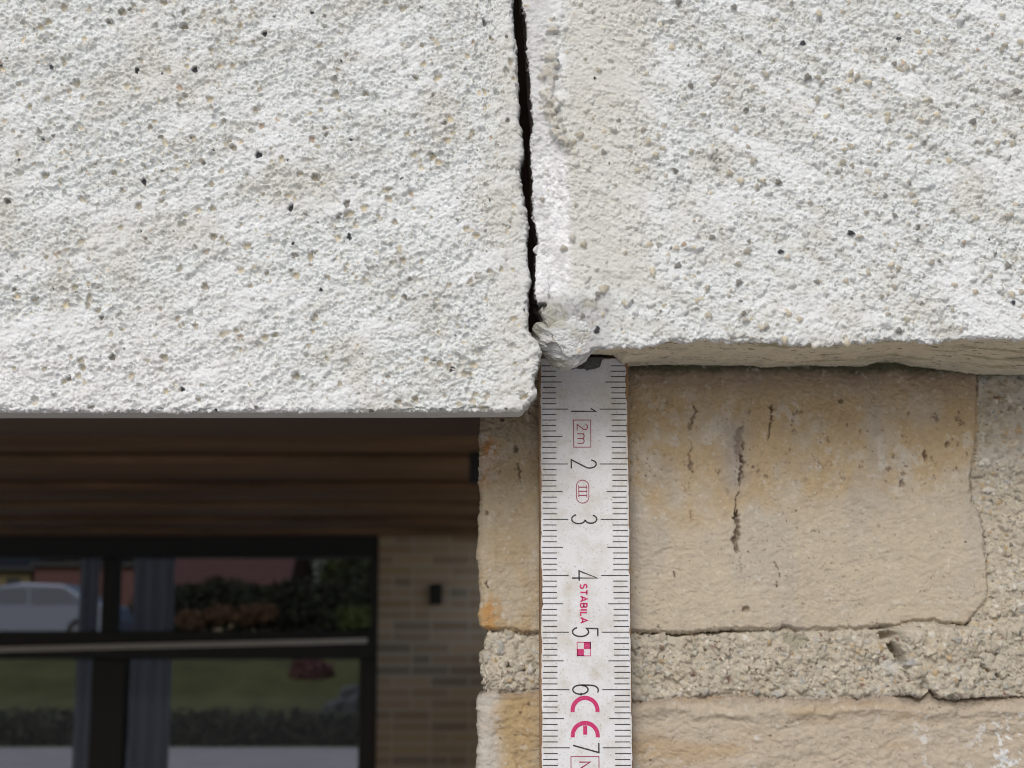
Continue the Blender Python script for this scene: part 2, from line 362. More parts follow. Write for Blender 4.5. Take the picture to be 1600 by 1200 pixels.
    col = mix(col, uc, und[..., None])
    col = mixc(col, (.34, .33, .30), ss(-.0006, -.0014, U) * .9); col = mixc(col, (.06, .05, .045), ss(-.0016, -.0032, U)); col = mixc(col, (.10, .09, .075), ss(535, 548, py) * ss(.0004, -.0004, U) * (px < 862))  # crack side and lower left corner painted dark, as shade in the gap
    return Xn, Yn, Zn, col, (xl, xr, zb, zt, thick)

def sheet(name, X, Y, Z, col, mat, parent):
    ny, nx = X.shape
    return mesh_np(name, np.stack([X, Y, Z], -1).reshape(-1, 3), grid_faces(ny, nx).reshape(-1, 4), mat, parent, col.reshape(-1, 3))
FASCIA_TOP = 0.62
tl = thing('rendered_fascia_board', 'wide pale grey rough rendered board left of the crack, over the dark veranda', 'fascia board')
X, Y, Z, col, (xl, xr, zb, zt, th) = left_panel()
sheet('render_face', X, Y, Z, col, M_render, tl)
m = MB(); m.box(xl - 7.4, xl, D1, D1 + .012, zb, FASCIA_TOP, (.66, .65, .63)); m.box(xl, xr - .002, D1, D1 + .012, zt, FASCIA_TOP, (.66, .65, .63))
m.box(xl, xr - .0042, D1 + .0070, D1 + .012, zb + .0016, zt, (.3, .3, .28)); m.build('board', M_render, tl)
tr = thing('rendered_lintel', 'white rough rendered lintel right of the crack, with a broken corner over the measuring rule', 'lintel')
X, Y, Z, col, (xl2, xr2, zb2, zt2, th2) = right_panel()
sheet('render_face', X, Y, Z, col, M_render, tr)
m = MB(); m.box(xr2, xr2 + 3.5, D1, DB + .25, zb2, FASCIA_TOP, (.66, .65, .63)); m.box(xl2 + .002, xr2, D1, DB + .25, zt2, FASCIA_TOP, (.66, .65, .63))
m.box(xl2 + .004, xr2, D1 + .006, DB + .25, zb2 + .008, zt2, (.1, .1, .09)); m.build('concrete_core', M_render, tr)

def broken_corner():
    cx, _, cz = P(885, 519, D1); n1, n2 = 230, 300
    th = np.linspace(-math.pi / 2, math.pi / 2, n1)[:, None]; ph = np.linspace(0, 2 * math.pi, n2)[None, :]
    sp = lambda c, e: np.sign(c) * np.abs(c) ** e
    a = sp(np.cos(th), .8) * sp(np.cos(ph), .8); b = sp(np.cos(th), .8) * sp(np.sin(ph), .8); c = sp(np.sin(th), .85) * np.ones_like(ph)
    # a: left-right, c: up-down, b: depth; the lump narrows downwards and leans to the right
    wd = mix(.0050, .0056, ss(-1, .3, c)) * (1 - .20 * ss(-.2, -1, c)) * (1 - .12 * (a < 0) * ss(.2, 1, c))
    X = cx + .0002 - .0007 * c + a * wd; Z = cz + c * .0050 + .0010 * ss(.1, .9, a) * (c < 0); Y = D1 + .0044 + b * .0047 + .0016 * ss(.0, -1, a) + .0014 * ss(.1, 1, c)
    x, y, z = X * 1000, Y * 1000, Z * 1000
    h = .0008 * fbm(x * .28 + y * .2, z * .28, 881, 3) + .00036 * fbm(x * .9 + y * .9, z * .9 - y * .7, 882, 4, .65) + .00016 * fbm(x * 2.4 + y, z * 2.4 - y, 883, 3, .7) + .0003 * np.maximum(0, fbm(x * 1.2, z * 1.2 + y, 884, 3))
    r = np.stack([a, b, c], -1); r /= np.linalg.norm(r, axis=-1, keepdims=True) + 1e-9
    col = np.ones(X.shape + (3,)) * np.array((.66, .685, .69)); q = fbm(x * .3 + y * .4, z * .3, 885, 4)
    col = mixc(col, (.70, .72, .73), ss(.0, .4, q)); col = mixc(col, (.42, .41, .35), ss(.1, .55, -q + .35 * ss(.3, -.8, a)) * .75)  # tan mottling, with the left side painted darker as its shade
    col = mixc(col, (.40, .38, .33), ss(.3, .55, fbm(x * 1.3 + y, z * 1.3, 886, 3, .7)) * .7)
    return X + r[..., 0] * h, Y + r[..., 1] * h, Z + r[..., 2] * h, col
sheet('broken_corner', *broken_corner(), M_render, tr)
# ------------------------------------------------------------------ brick pier
def pier():
    xe = float(P(748, 900, DB)[0]); xr = float(P(1770, 900, DB)[0]); zt = float(P(1000, 520, DB)[2]); zb = float(P(1000, 1330, DB)[2])
    dd = .00019; r = .0016
    u = np.arange(-.02, xr - xe, dd); z = np.arange(zt, zb, -dd)
    U, Zg = np.meshgrid(u, z)
    X0 = xe + np.maximum(U, 0); px, py = pix(X0, DB, Zg)
    x, zz = X0 * 1000, Zg * 1000; Uz = U * 1000
    j = fbm(x * .25, zz * .25, 900, 3); j2 = fbm(x * 1.1, zz * 1.1, 901, 3)
    top = interp([(740, 984), (785, 985), (815, 989), (843, 989), (985, 988), (1030, 989), (1060, 991), (1150, 984), (1210, 986), (1225, 979), (1260, 986), (1330, 983), (1400, 979), (1425, 972), (1460, 970), (1475, 976), (1530, 976), (1560, 975), (1900, 975)], px) + j2 * 1.6
    botm = interp([(740, 1080), (775, 1080), (790, 1083), (843, 1080), (985, 1095), (1040, 1094), (1060, 1088), (1150, 1087), (1230, 1090), (1290, 1094), (1320, 1088), (1345, 1093), (1370, 1090), (1420, 1086), (1437, 1092), (1450, 1076), (1465, 1090), (1490, 1094), (1520, 1090), (1600, 1088), (1900, 1088)], px) + j2 * 2.2
    rgt = interp([(400, 1528), (600, 1530), (700, 1527), (750, 1519), (785, 1522), (800, 1533), (850, 1541), (920, 1547), (938, 1545), (955, 1530), (968, 1518), (985, 1505), (1000, 1495)], py) + j2 * 2.5
    j3 = fbm(x * 2.4, zz * 2.4, 905, 3, .7) * 2.4 + 2.0 * fbm(x * .5, zz * .5, 906, 3); top = top + j3; botm = botm + j3; rgt = rgt - j3
    e1 = np.minimum(top - py, rgt - px)          # >0 inside the upper brick (pixels, about 0.12 mm each)
    e2 = py - botm                               # >0 inside the lower brick
    # lower brick ends beyond the frame; its head joint
    e2 = np.minimum(e2, 1700 - px)
    isb1 = e1 > 0; isb2 = e2 > 0; mort = ~(isb1 | isb2)
    em = np.minimum(-e1, np.where(px > 1700, 99, -(py - botm)))
    # --- brick relief
    w1 = fbm(x * .3, zz * .3, 910, 3)
    wav = fbm(x * .5 + w1, zz * 1.4 + w1 * 2, 911, 5, .62)
    vst = fbm(x * 1.3, zz * .25, 912, 3)
    Hb = .00034 * fbm(x * .08, zz * .09, 913, 3) + .00018 * wav + .00013 * vst * ss(820, 640, py) + (.00013 + .00010 * ss(800, 700, py)) * fbm(x * 1.9, zz * 2.1, 914, 4, .7)
    pit = ss(.44, .60, fbm(x * 1.1, zz * 1.6, 915, 4, .7)) * ss(0, .4, fbm(x * .12, zz * .12, 916, 3)); Hb = Hb - .00030 * pit
    scr = 1 - np.abs(fbm(x * .55 + w1 * 2, zz * .8 + w1, 917, 4, .6)) * 9; Hb = Hb - .00016 * np.clip(scr, 0, 1) * ss(-.1, .3, fbm(x * .13, zz * .13, 918, 2))
    Hb = Hb - .0009 * (1 - ss(0, 5 + 5 * np.abs(j), np.maximum(e1, e2))) * (np.maximum(e1, e2) > 0)
    Hb = Hb + np.where(isb2, .0006 * np.exp(-((py - 1112 - 10 * j) / 7) ** 2) * (px > 860) + .00058 * fbm(x * .10 + j, zz * .30 + j, 930, 4, .6) + .00016 * fbm(x * .35, zz * .9, 931, 4, .6), 0)
    Hb = Hb + np.where(px < 860, .0003 * fbm(x * .35, zz * .4, 935, 4, .65), 0)
    ck = np.zeros_like(x)
    def crack(pts, w, depth):
        nonlocal Hb, ck
        p = np.array(pts, float); c = np.interp(py, p[:, 1], p[:, 0]) + 2.6 * vn(py * .09, py * 0 + p[0, 0], 3) + 1.5 * vn(py * .33, py * 0, 4)
        ww = w * (.12 + 1.25 * np.clip(fbm(py * .045, py * 0 + p[0, 0] * .37, 8, 4, .6) + .35, 0, 1)) * (1 + .45 * np.sign(px - c) * vn(py * .13, py * 0, 9)) * (1 + .5 * j2)
        ww = ww * ss(p[0, 1] - 1, p[0, 1] + 8, py) * ss(p[-1, 1] + 1, p[-1, 1] - 8, py) + 1e-3
        g = np.exp(-np.abs((px - c) / ww) ** 3) * (py > p[0, 1]) * (py < p[-1, 1]); Hb = Hb - depth * g; ck = np.maximum(ck, g * min(1, depth / .0009))
    crack([(1086, 633), (1083, 660), (1080, 690), (1078, 715), (1083, 742)], 3.2, .0008)
    crack([(1157, 664), (1155, 690), (1158, 715), (1161, 730), (1157, 752)], 6.5, .0007)
    crack([(1160, 690), (1158, 725), (1154, 760), (1151, 790), (1152, 812)], 1.6, .0011)
    crack([(1151, 795), (1152, 815), (1150, 832), (1153, 866)], 4.2, .0016)
    crack([(1207, 631), (1205, 655), (1203, 675), (1197, 690)], 4.2, .0011)
    crack([(1211, 875), (1216, 895), (1215, 922)], 2.2, .0009)
    crack([(1079, 795), (1078, 820)], 3.0, .0005); crack([(1055, 892), (1056, 905)], 1.8, .0009)
    crack([(1444, 700), (1446, 725)], 2.6, .0010); crack([(1412, 745), (1406, 765)], 3.4, .0007)
    crack([(1156, 862), (1166, 935)], 1.0, .0003); crack([(808, 720), (812, 760)], 2.2, .0009); crack([(762, 905), (761, 920)], 2.6, .0010)
    for qx, qy, rx, ry, dp in ((1482, 694, 3.5, 5, .0010), (1410, 757, 4, 5, .0009), (1166, 951, 3.5, 4, .0010), (1314, 624, 3, 3, .0010), (804, 698, 3.5, 5, .0012), (1388, 985, 9, 9, .0010), (1465, 655, 2, 6, .0007), (1443, 712, 2.5, 5, .0010), (760, 800, 3, 4, .0009), (783, 655, 3, 3, .0009)):
        g = np.exp(-(((px - qx + 5 * j2) / rx) ** 2 + ((py - qy + 5 * j) / ry) ** 2) ** 2); Hb = Hb - dp * g; ck = np.maximum(ck, g * .8)
    # --- mortar relief
    Hm = -.0009 + .0011 * fbm(x * .14, zz * .16, 940, 3) + .00040 * fbm(x * .7, zz * .7, 941, 4, .7) + .00022 * fbm(x * 2.2, zz * 2.2, 946, 2, .7) - .00055 * ss(.32, .55, fbm(x * 1.7, zz * 1.9, 947, 4, .65)) * ss(-.25, .2, fbm(x * .15, zz * .15, 948, 2))
    Hm = Hm + .0030 * ss(1385, 1420, px + 12 * j) * ss(965, 990, py) * ss(1100, 1085, py) * ss(1620, 1500, px)
    smo = ss(1520, 1540, px) * ss(760, 700, py) * ss(-.5, .1, j + .2); Hm = mix(Hm, .0002 + .3 * Hm, .8 * smo) + .0006 * ss(1545, 1580, px) - .0007 * ss(.0035, -.0005, U)
    Hm = Hm - .0012 * ss(1.02, 0.4, np.hypot((px - 1244) / 26, (py - 995) / 13)) * .6
    gap = np.exp(-((em - 1.2) / 2.4) ** 2) * (.35 + .65 * ss(-.3, .4, fbm(x * .12, zz * .12, 945, 2)))
    Hm = Hm - .0020 * gap * np.where(np.abs(py - top) < 8, 1, .3) * np.where(px > 1520, .25, 1)
    for qx, qy, rx, ry, dp, an in ((1387, 992, 13, 6, .0030, 0), (1396, 1012, 17, 5, .0034, .9), (1404, 1028, 12, 5, .0030, 1.2), (1548, 1052, 18, 3, .0018, .5), (1440, 1072, 6, 10, .0016, 0), (797, 1040, 5, 4, .002, 0)):
        a = (px - qx) * math.cos(an) + (py - qy) * math.sin(an); b = -(px - qx) * math.sin(an) + (py - qy) * math.cos(an)
        g = np.exp(-((a / rx) ** 2 + ((b + 2 * j2) / ry) ** 2) ** 2); Hm = Hm - dp * g
    GC = np.zeros(X0.shape + (3,)); mk = np.zeros(X0.shape)
    PM = [(.48, .43, .34, 30, .6), (.57, .52, .43, 18, .6), (.40, .36, .29, 16, .7), (.40, .41, .40, 6, .7), (.16, .15, .13, 1.8, .9), (.22, .13, .10, 1.2, .9), (.50, .36, .20, 4, .8), (.66, .64, .58, 10, .7)]
    area = X0.size * (dd * 1000) ** 2; cm = np.where(mort, 1.0 - .7 * smo, 0)
    splat(Hm, GC, mk, 0, 0, dd, int(area * 1.9), .0002, .00048, .95, PM, 1.3, 21, .22, 1.8, cm)
    splat(Hm, GC, mk, 0, 0, dd, int(area * .12), .0005, .0011, .8, PM, 2.2, 22, .30, 1.6, cm)
    Hbg = Hb.copy(); GB = np.zeros(X0.shape + (3,)); mb = np.zeros(X0.shape)
    PB = [(.52, .46, .38, 10, .3), (.30, .22, .15, 2, .6), (.60, .58, .55, 3, .6), (.12, .09, .07, 1, .8)]
    splat(Hbg, GB, mb, 0, 0, dd, int(area * .16), .00012, .00035, .5, PB, 1.6, 23, .35, 1.4, np.where(mort, 0, 1.0))
    H = np.where(mort, Hm, Hbg)
    # --- colour
    p1 = fbm(x * .045, zz * .05, 950, 4, .55); p2 = fbm(x * .16, zz * .13, 951, 4, .6)
    cb = np.ones(X0.shape + (3,)) * np.array((.49, .428, .335))
    och = ss(815, 770, py + 60 * p1 + 30 * p2 + (px - 1150) * .14) * ss(585, 640, py + 20 * p2); cb = mixc(cb, (.47, .36, .215), och * ss(-.75, .0, p2 + p1) * .85)
    cb = mixc(cb, (.46, .345, .205), ss(.0, .45, p2) * ss(1090, 1000, px) * ss(600, 660, py) * ss(960, 900, py) * .7)
    cb = mixc(cb, (.42, .39, .35), ss(.2, .5, fbm(x * .11, zz * .07, 952, 4)) * .45)
    cb = mixc(cb, (.36, .34, .33), np.exp(-((px - 1148) / 22) ** 2) * ss(640, 680, py) * ss(800, 740, py) * .7)
    cb = mixc(cb, (.30, .215, .14), ss(640, 575, py + 14 * p2) * .75)  # top of the brick painted darker, as the shade under the lintel
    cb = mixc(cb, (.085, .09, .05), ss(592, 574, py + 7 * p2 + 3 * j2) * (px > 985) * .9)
    # left jamb part
    lf = px < 900
    cb = np.where(lf[..., None], mixc(mixc(cb, (.43, .365, .265), np.ones_like(px) * .7), (.42, .31, .175), ss(.0, .5, p2 + .25) * (.35 + .4 * ss(860, 930, py))), cb)
    cb = mixc(cb, (.44, .20, .06), np.exp(-((px - 762 - (py - 720) * -.06) / 11) ** 2) * ss(670, 700, py) * ss(770, 735, py) * ss(-.5, .2, j2 + .3) * .9)
    cb = mixc(cb, (.45, .25, .09), np.exp(-((px - 764) / 17) ** 2) * ss(925, 950, py) * ss(1000, 985, py) * ss(-.4, .2, j2) * .9)
    cb = mixc(cb, (.19, .13, .085), ss(690, 655, py) * lf * .35)  # top of the jamb painted darker, as shade below the fascia board
    # lower brick
    l2 = isb2; c2 = np.ones(X0.shape + (3,)) * np.array((.47, .405, .32)); q = fbm(x * .05, zz * .2, 960, 4, .6)
    c2 = mixc(c2, (.43, .31, .18), ss(.0, .5, q) * .6); c2 = mixc(c2, (.40, .29, .15), (ss(860, 820, px) * ss(770, 790, px + 10 * j)) * .8)
    c2 = mixc(c2, (.50, .49, .46), ss(785, 765, px + 14 * j2) * .6)
    c2 = mixc(c2, (.27, .21, .165), ss(16, 0, e2) * .5)
    sp = ss(.20, .30, fbm(x * .8, zz * .8, 962, 4, .7)) * ss(1105, 1120, py) * (np.exp(-((px - 1580) / 60) ** 2) + .6 * np.exp(-((px - 1440) / 14) ** 2) + .5 * np.exp(-((px - 1180) / 8) ** 2) * (py > 1140))
    c2 = mixc(c2, (.66, .67, .67), sp * 1.1)
    cb = np.where(l2[..., None], c2, cb)
    fl = ss(.22, .36, fbm(x * .28, zz * .2, 967, 5, .7)) * ss(590, 640, py) * ss(830, 720, py); cb = mixc(cb, (.56, .525, .47), fl * .55)
    pz = ss(.40, .52, -fbm(x * .7, zz * .45, 968, 5, .7)) * ss(600, 650, py) * ss(800, 740, py); cb = mixc(cb, (.20, .145, .095), pz * .8)
    cb = mixc(cb, (.62, .59, .54), ss(.42, .6, fbm(x * .9, zz * .9, 963, 3)) * .35)
    cb = mixc(cb, (.17, .11, .075), ss(.42, .60, -fbm(x * 1.3, zz * 1.7, 964, 4, .7)) * ss(-.2, .35, fbm(x * .1, zz * .1, 966, 3)) * .6)
    cb = mixc(cb, (.20, .155, .125), ck * .7); cb = mixc(cb, (.20, .15, .10), (1 - ss(0, 2.5, np.maximum(e1, e2))) * ss(-.4, .4, j2 + j) * .6)
    cb = cb * (1 - mb[..., None]) + GB * mb[..., None]
    cm_ = np.ones(X0.shape + (3,)) * np.array((.50, .458, .375)); cm_ = mixc(cm_, (.46, .395, .29), ss(0, .6, fbm(x * .2, zz * .2, 970, 3)) * .6)
    cm_ = mixc(cm_, (.50, .49, .46), smo * .6)
    cm_ = cm_ * (1 - mk[..., None]) + GC * mk[..., None]
    cm_ = mixc(cm_, (.55, .56, .58), ss(.35, .6, fbm(x * .12, zz * .3, 972, 3)) * ss(1300, 1400, px) * .6)
    cm_ = mixc(cm_, (.30, .28, .27), ss(9, 1, botm - py) * (px < 1440) * .35)
    cm_ = mixc(cm_, (.18, .145, .105), ss(.34, .55, fbm(x * 1.7, zz * 1.9, 947, 4, .65)) * ss(-.25, .2, fbm(x * .15, zz * .15, 948, 2)) * .7)
    ps = ss(1.05, .7, np.hypot((px - 1244) / 22, (py - 1000) / 12)); cm_ = mixc(cm_, (.30, .28, .21), ps * .8)
    for qx, qy in ((1083, 1055), (1138, 1062), (828, 1035), (1115, 1008)):
        cm_ = mixc(cm_, (.15, .07, .06), np.exp(-(((px - qx) / 7) ** 2 + ((py - qy) / 6) ** 2)) * ss(-.2, .2, j2) * .9)
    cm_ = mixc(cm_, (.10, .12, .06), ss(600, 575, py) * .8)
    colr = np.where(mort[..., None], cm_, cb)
    fx, dep = wrap(-U, r)
    je = .0004 * fbm(zz * .3, zz * 0, 980, 4, .6)
    X = xe - fx + je * ss(.01, 0, U); Y = DB + dep
    nx_ = -np.sin(np.clip((-U + r) / r, 0, math.pi / 2)); ny_ = -np.cos(np.clip((-U + r) / r, 0, math.pi / 2))
    return X + nx_ * H, Y + ny_ * H, Zg + 0 * H, colr, mort, isb1, isb2, xe, xr, zt, zb
tp = thing('brick_pier', 'weathered yellow beige brick pier with crumbly mortar, carrying the broken lintel corner', 'brick pier')
X, Y, Z, col, mort, b1, b2, xe, xrr, ztp, zbp = pier()
ny, nx = X.shape; FQ = grid_faces(ny, nx)
Vall = np.stack([X, Y, Z], -1).reshape(-1, 3); Call = col.reshape(-1, 3)
def part_from(mask, name, mat, label=None):
    f = FQ[mask[:-1, :-1]]; used = np.unique(f); rm = np.zeros(ny * nx, np.int64); rm[used] = np.arange(len(used))
    o = mesh_np(name, Vall[used], rm[f], mat, tp, Call[used])
    if label: o['label'] = label
    return o
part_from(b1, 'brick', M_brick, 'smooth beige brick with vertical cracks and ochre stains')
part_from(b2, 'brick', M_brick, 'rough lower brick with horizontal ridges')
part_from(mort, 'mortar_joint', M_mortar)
GZ = -1.75
m = MB(); m.box(xe + .003, xrr + 3.2, DB + .006, 9.48, GZ, ztp - .002, (.36, .30, .22)); m.box(xe + .003, xrr, DB + .0021, DB + .006, GZ, zbp, (.36, .30, .22))
m.box(xrr, xrr + 3.2, DB + .0021, DB + .006, GZ, ztp, (.36, .30, .22))
m.build('wall_core', M_brick, tp)

# ------------------------------------------------------------------ folding rule
W_ = 0.0163; DR = 0.2762
rx0 = float(P(842.6, 900, DR)[0]); rz0 = float(P(900, 555.0, DR)[2])
tru = thing('folding_rule', 'white wooden folding rule with black millimetre marks standing against the brick pier', 'folding rule')
def rpt(s, t, e=0.0):   # s,t in mm across / down the rule, e height above the face
    return (rx0 + s * .001, DR - e, rz0 - t * .001)
M_wood = plain('rule_wood', (.28, .17, .09), .7, 0, 400, .5, stretch=(1, 1, .08))
m = MB(); m.box(rx0, rx0 + W_, DR, DR + .0031, GZ + .0, rz0 - .0004); m.build('wood_strip', M_wood, tru, bevel=.0003)
# lacquer: one thin sheet with worn edges
def lacquer():
    ts = np.concatenate([np.arange(.45, 90, .2), np.arange(90, 1780, 6.0)]); ns = 60
    el = .38 + .22 * fbm(ts * .35, ts * 0, 61, 4, .7) + .25 * ss(.2, .6, fbm(ts * .15, ts * 0, 62, 3)); er = .16 + .16 * fbm(ts * .5, ts * 0, 63, 4, .7) + .55 * np.exp(-ts / 9) * (1 + fbm(ts * .5, ts * 0, 66, 3)) + .25 * ss(.3, .7, fbm(ts * .2, ts * 0, 64, 3))
    el = np.clip(el, .08, 2); er = np.clip(er, .05, 2)
    S = el[:, None] + (16.3 - el - er)[:, None] * np.linspace(0, 1, ns)[None, :]; T = np.repeat(ts[:, None], ns, 1)
    T = T.copy(); T[0] += .25 * fbm(S[0] * .9, S[0] * 0, 71, 3, .7) + .2
    E = .00010 + .000018 * fbm(S * .9, T * .9, 72, 3, .6) - .00009 * (np.minimum(np.arange(ns), np.arange(ns)[::-1])[None, :] == 0)
    return S, T, E
S, T, E = lacquer()
M_lac, t_, b_ = mat_new('white_lacquer'); L = t_.links.new
tc = N(t_, 'ShaderNodeTexCoord'); n1 = N(t_, 'ShaderNodeTexNoise', Scale=2600., Detail=3., Roughness=.6); n2 = N(t_, 'ShaderNodeTexNoise', Scale=260., Detail=5., Roughness=.7)
n3 = N(t_, 'ShaderNodeTexNoise', Scale=5200., Detail=2.)
for n in (n1, n2, n3): L(tc.outputs['Object'], n.inputs['Vector'])
r1 = N(t_, 'ShaderNodeValToRGB'); r1.color_ramp.elements[0].position = .60; r1.color_ramp.elements[1].position = .72; L(n1.outputs[0], r1.inputs[0])
r2 = N(t_, 'ShaderNodeValToRGB'); r2.color_ramp.elements[0].position = .44; r2.color_ramp.elements[1].position = .78; L(n2.outputs[0], r2.inputs[0])
m1 = N(t_, 'ShaderNodeMixRGB'); m1.inputs['Color1'].default_value = (.75, .76, .79, 1); m1.inputs['Color2'].default_value = (.56, .53, .46, 1); L(r2.outputs[0], m1.inputs['Fac'])
mu = N(t_, 'ShaderNodeMath', operation='MULTIPLY'); mu.inputs[1].default_value = .7; L(r1.outputs[0], mu.inputs[0])
m2 = N(t_, 'ShaderNodeMixRGB'); m2.inputs['Color2'].default_value = (.30, .25, .18, 1); L(m1.outputs[0], m2.inputs['Color1']); L(mu.outputs[0], m2.inputs['Fac'])
L(m2.outputs[0], b_.inputs['Base Color']); b_.inputs['Roughness'].default_value = .42; b_.inputs['Specular IOR Level'].default_value = .35
bp = N(t_, 'ShaderNodeBump'); bp.inputs['Distance'].default_value = .00003; bp.inputs['Strength'].default_value = .6; L(n1.outputs[0], bp.inputs['Height']); L(bp.outputs[0], b_.inputs['Normal'])
mesh_np('lacquer_face', np.stack([rx0 + S * .001, DR - E, rz0 - T * .001], -1).reshape(-1, 3), grid_faces(*S.shape).reshape(-1, 4)[:, ::-1], M_lac, tru)
def ink_mat(name, col, thr=.70):
    m, t, b = mat_new(name); tc = N(t, 'ShaderNodeTexCoord'); n = N(t, 'ShaderNodeTexNoise', Scale=3500., Detail=3.)
    r = N(t, 'ShaderNodeValToRGB'); r.color_ramp.elements[0].position = thr - .12; r.color_ramp.elements[1].position = thr
    r.color_ramp.elements[0].color = (*col, 1); r.color_ramp.elements[1].color = tuple(c * .6 + .2 for c in col) + (1,)
    t.links.new(tc.outputs['Object'], n.inputs[0]); t.links.new(n.outputs[0], r.inputs[0]); t.links.new(r.outputs[0], b.inputs['Base Color']); b.inputs['Roughness'].default_value = .5
    return m
M_ink = ink_mat('black_ink', (.022, .022, .025)); M_mag = ink_mat('magenta_ink', (.56, .018, .145)); M_mag2 = ink_mat('dull_red_ink', (.33, .035, .09))
EI = .00016
class Ink:
    def __init__(s): s.m = MB()
    def quad(s, pts):
        n = len(pts); top = [rpt(a, b, EI) for a, b in pts]; lo = [rpt(a, b, EI - .00008) for a, b in pts]
        s.m.add(top + lo, [tuple(range(n))] + [(i, (i + 1) % n, (i + 1) % n + n, i + n) for i in range(n)])
    def rect(s, s0, s1, t0, t1): s.quad([(s0, t0), (s1, t0), (s1, t1), (s0, t1)])
    def stroke(s, pts, w, closed=False, cap=True):
        """pts in rule coordinates, one mitred ribbon"""
        p = np.array(pts, float); n = len(p)
        if closed: p2 = np.vstack([p[-1], p, p[0], p[1]])
        else: p2 = np.vstack([2 * p[0] - p[1], p, 2 * p[-1] - p[-2]])
        A = []; B = []
        for i in range(1, n + 1 + (1 if closed else 0)):
            d0 = p2[i] - p2[i - 1]; d1 = p2[i + 1] - p2[i]; d0 /= np.hypot(*d0) + 1e-9; d1 /= np.hypot(*d1) + 1e-9
            n0 = np.array([-d0[1], d0[0]]); n1 = np.array([-d1[1], d1[0]]); q = n0 + n1; l = np.hypot(*q)
            q = n0 if l < .3 else q / l; k = min(1 / max(q @ n0, .35), 2.2) * w / 2
            A.append(p2[i] + q * k); B.append(p2[i] - q * k)
        v = [rpt(*a, EI) for a in A] + [rpt(*b, EI) for b in B] + [rpt(*a, EI - .00008) for a in A] + [rpt(*b, EI - .00008) for b in B]
        k = len(A); f = []
        for i in range(k - 1): f += [(i, i + 1, k + i + 1, k + i), (i, 2 * k + i, 2 * k + i + 1, i + 1), (k + i, k + i + 1, 3 * k + i + 1, 3 * k + i)]
        s.m.add(v, f)
    def build(s, name, mat): return s.m.build(name, mat, tru)
def arc(cx, cy, rx, ry, a0, a1, n=14):
    return [(cx + rx * math.cos(R(a0 + (a1 - a0) * i / n)), cy + ry * math.sin(R(a0 + (a1 - a0) * i / n))) for i in range(n + 1)]
# glyphs as strokes in a box of width 1 (x) and height 1 (y up), tall narrow lettering
G = {
 '1': [[(.15, .80), (.62, 1.0), (.62, 0)]],
 '2': [arc(.5, .73, .45, .27, 165, -25, 12) + [(.03, .0), (1, 0)]],
 '3': [arc(.47, .765, .45, .235, 160, -75, 12) + [], arc(.47, .275, .5, .275, 80, -160, 14)],
 '4': [[(.78, 0), (.78, 1), (.0, .28), (1.05, .28)]],
 '5': [[(.93, 1), (.12, 1), (.08, .55)] + arc(.46, .32, .5, .32, 125, -155, 14)],
 '6': [arc(.55, .73, .5, .27, 60, 175, 8) + [(.02, .6), (.02, .33)] + arc(.5, .3, .48, .3, 180, 360, 12) + arc(.5, .3, .48, .3, 0, 170, 10)],
 '7': [[(0, 1), (1, 1), (.25, 0)]],
 'S': [arc(.5, .75, .42, .25, 30, 230, 10)[:-1] + arc(.5, .25, .44, .25, 60, -150, 11)],
 'T': [[(0, 1), (1, 1)], [(.5, 1), (.5, 0)]],
 'A': [[(0, 0), (.5, 1), (1, 0)], [(.22, .3), (.78, .3)]],
 'B': [[(.1, 0), (.1, 1)] + arc(.55, .76, .34, .24, 90, -90, 8) + [(.1, .52)], arc(.55, .26, .40, .26, 90, -90, 8) + [(.1, 0)]],
 'I': [[(.5, 0), (.5, 1)]],
 'L': [[(.1, 1), (.1, 0), (.95, 0)]],
 'M': [[(0, 0), (0, 1), (.5, .2), (1, 1), (1, 0)]],
 'm': [[(0, 0), (0, 1)], [(0, .75)] + arc(.25, .72, .25, .28, 150, 0, 6) + [(.5, 0)], [(.5, .75)] + arc(.75, .72, .25, .28, 150, 0, 6) + [(1, 0)]],
}
def glyph(ink, ch, s0, t0, w, h, lw):
    for st in G[ch]:
        ink.stroke([(s0 + y * h, t0 + x * w) for x, y in st], lw)
ti = Ink()
rj = random.Random(3)
for mm in range(1, 86):
    ln_l, ln_r = (5.25, 5.25) if mm % 10 == 0 else ((4.25, 4.1) if mm % 5 == 0 else (3.15, 3.1))
    a = .55 + rj.uniform(-.15, .2); b = 16.3 - .3 - rj.uniform(-.05, .25)
    if mm == 1: continue
    ti.rect(a, ln_l, mm - .075, mm + .075); ti.rect(16.3 - ln_r, b, mm - .075, mm + .075)
ti.build('tick_marks', M_ink)['kind'] = 'stuff'
for k in range(1, 9):
    if str(k) not in G: continue
    g = Ink()
    glyph(g, str(k), 5.85, k * 10 + (-.28 if k == 1 else -.82), (1.1 if k == 1 else 1.64), 4.5, .25); o = g.build('numeral', M_ink); o['label'] = 'black figure %d' % k
g = Ink(); g.stroke([(6.3, 12.0), (9.4, 12.0), (9.4, 16.95), (6.3, 16.95)], .13, closed=True)
glyph(g, '2', 6.95, 12.75, 1.05, 1.9, .17); glyph(g, 'm', 6.95, 14.5, 1.75, 1.25, .17); g.build('length_mark', M_mag2)
g = Ink(); g.stroke(arc(7.85, 24.05, 1.12, 1.12, 180, 360, 12) + arc(7.85, 25.95, 1.12, 1.12, 0, 180, 12), .13, closed=True)
for q in (24.2, 24.95, 25.7): g.rect(7.15, 8.6, q - .09, q + .09)
for q in (7.15, 8.6):
    for c in (24.2, 24.95, 25.7): g.rect(q - .06, q + .06, c - .33, c + .33)
g.build('class_mark', M_mag2)
g = Ink(); tt = 41.45
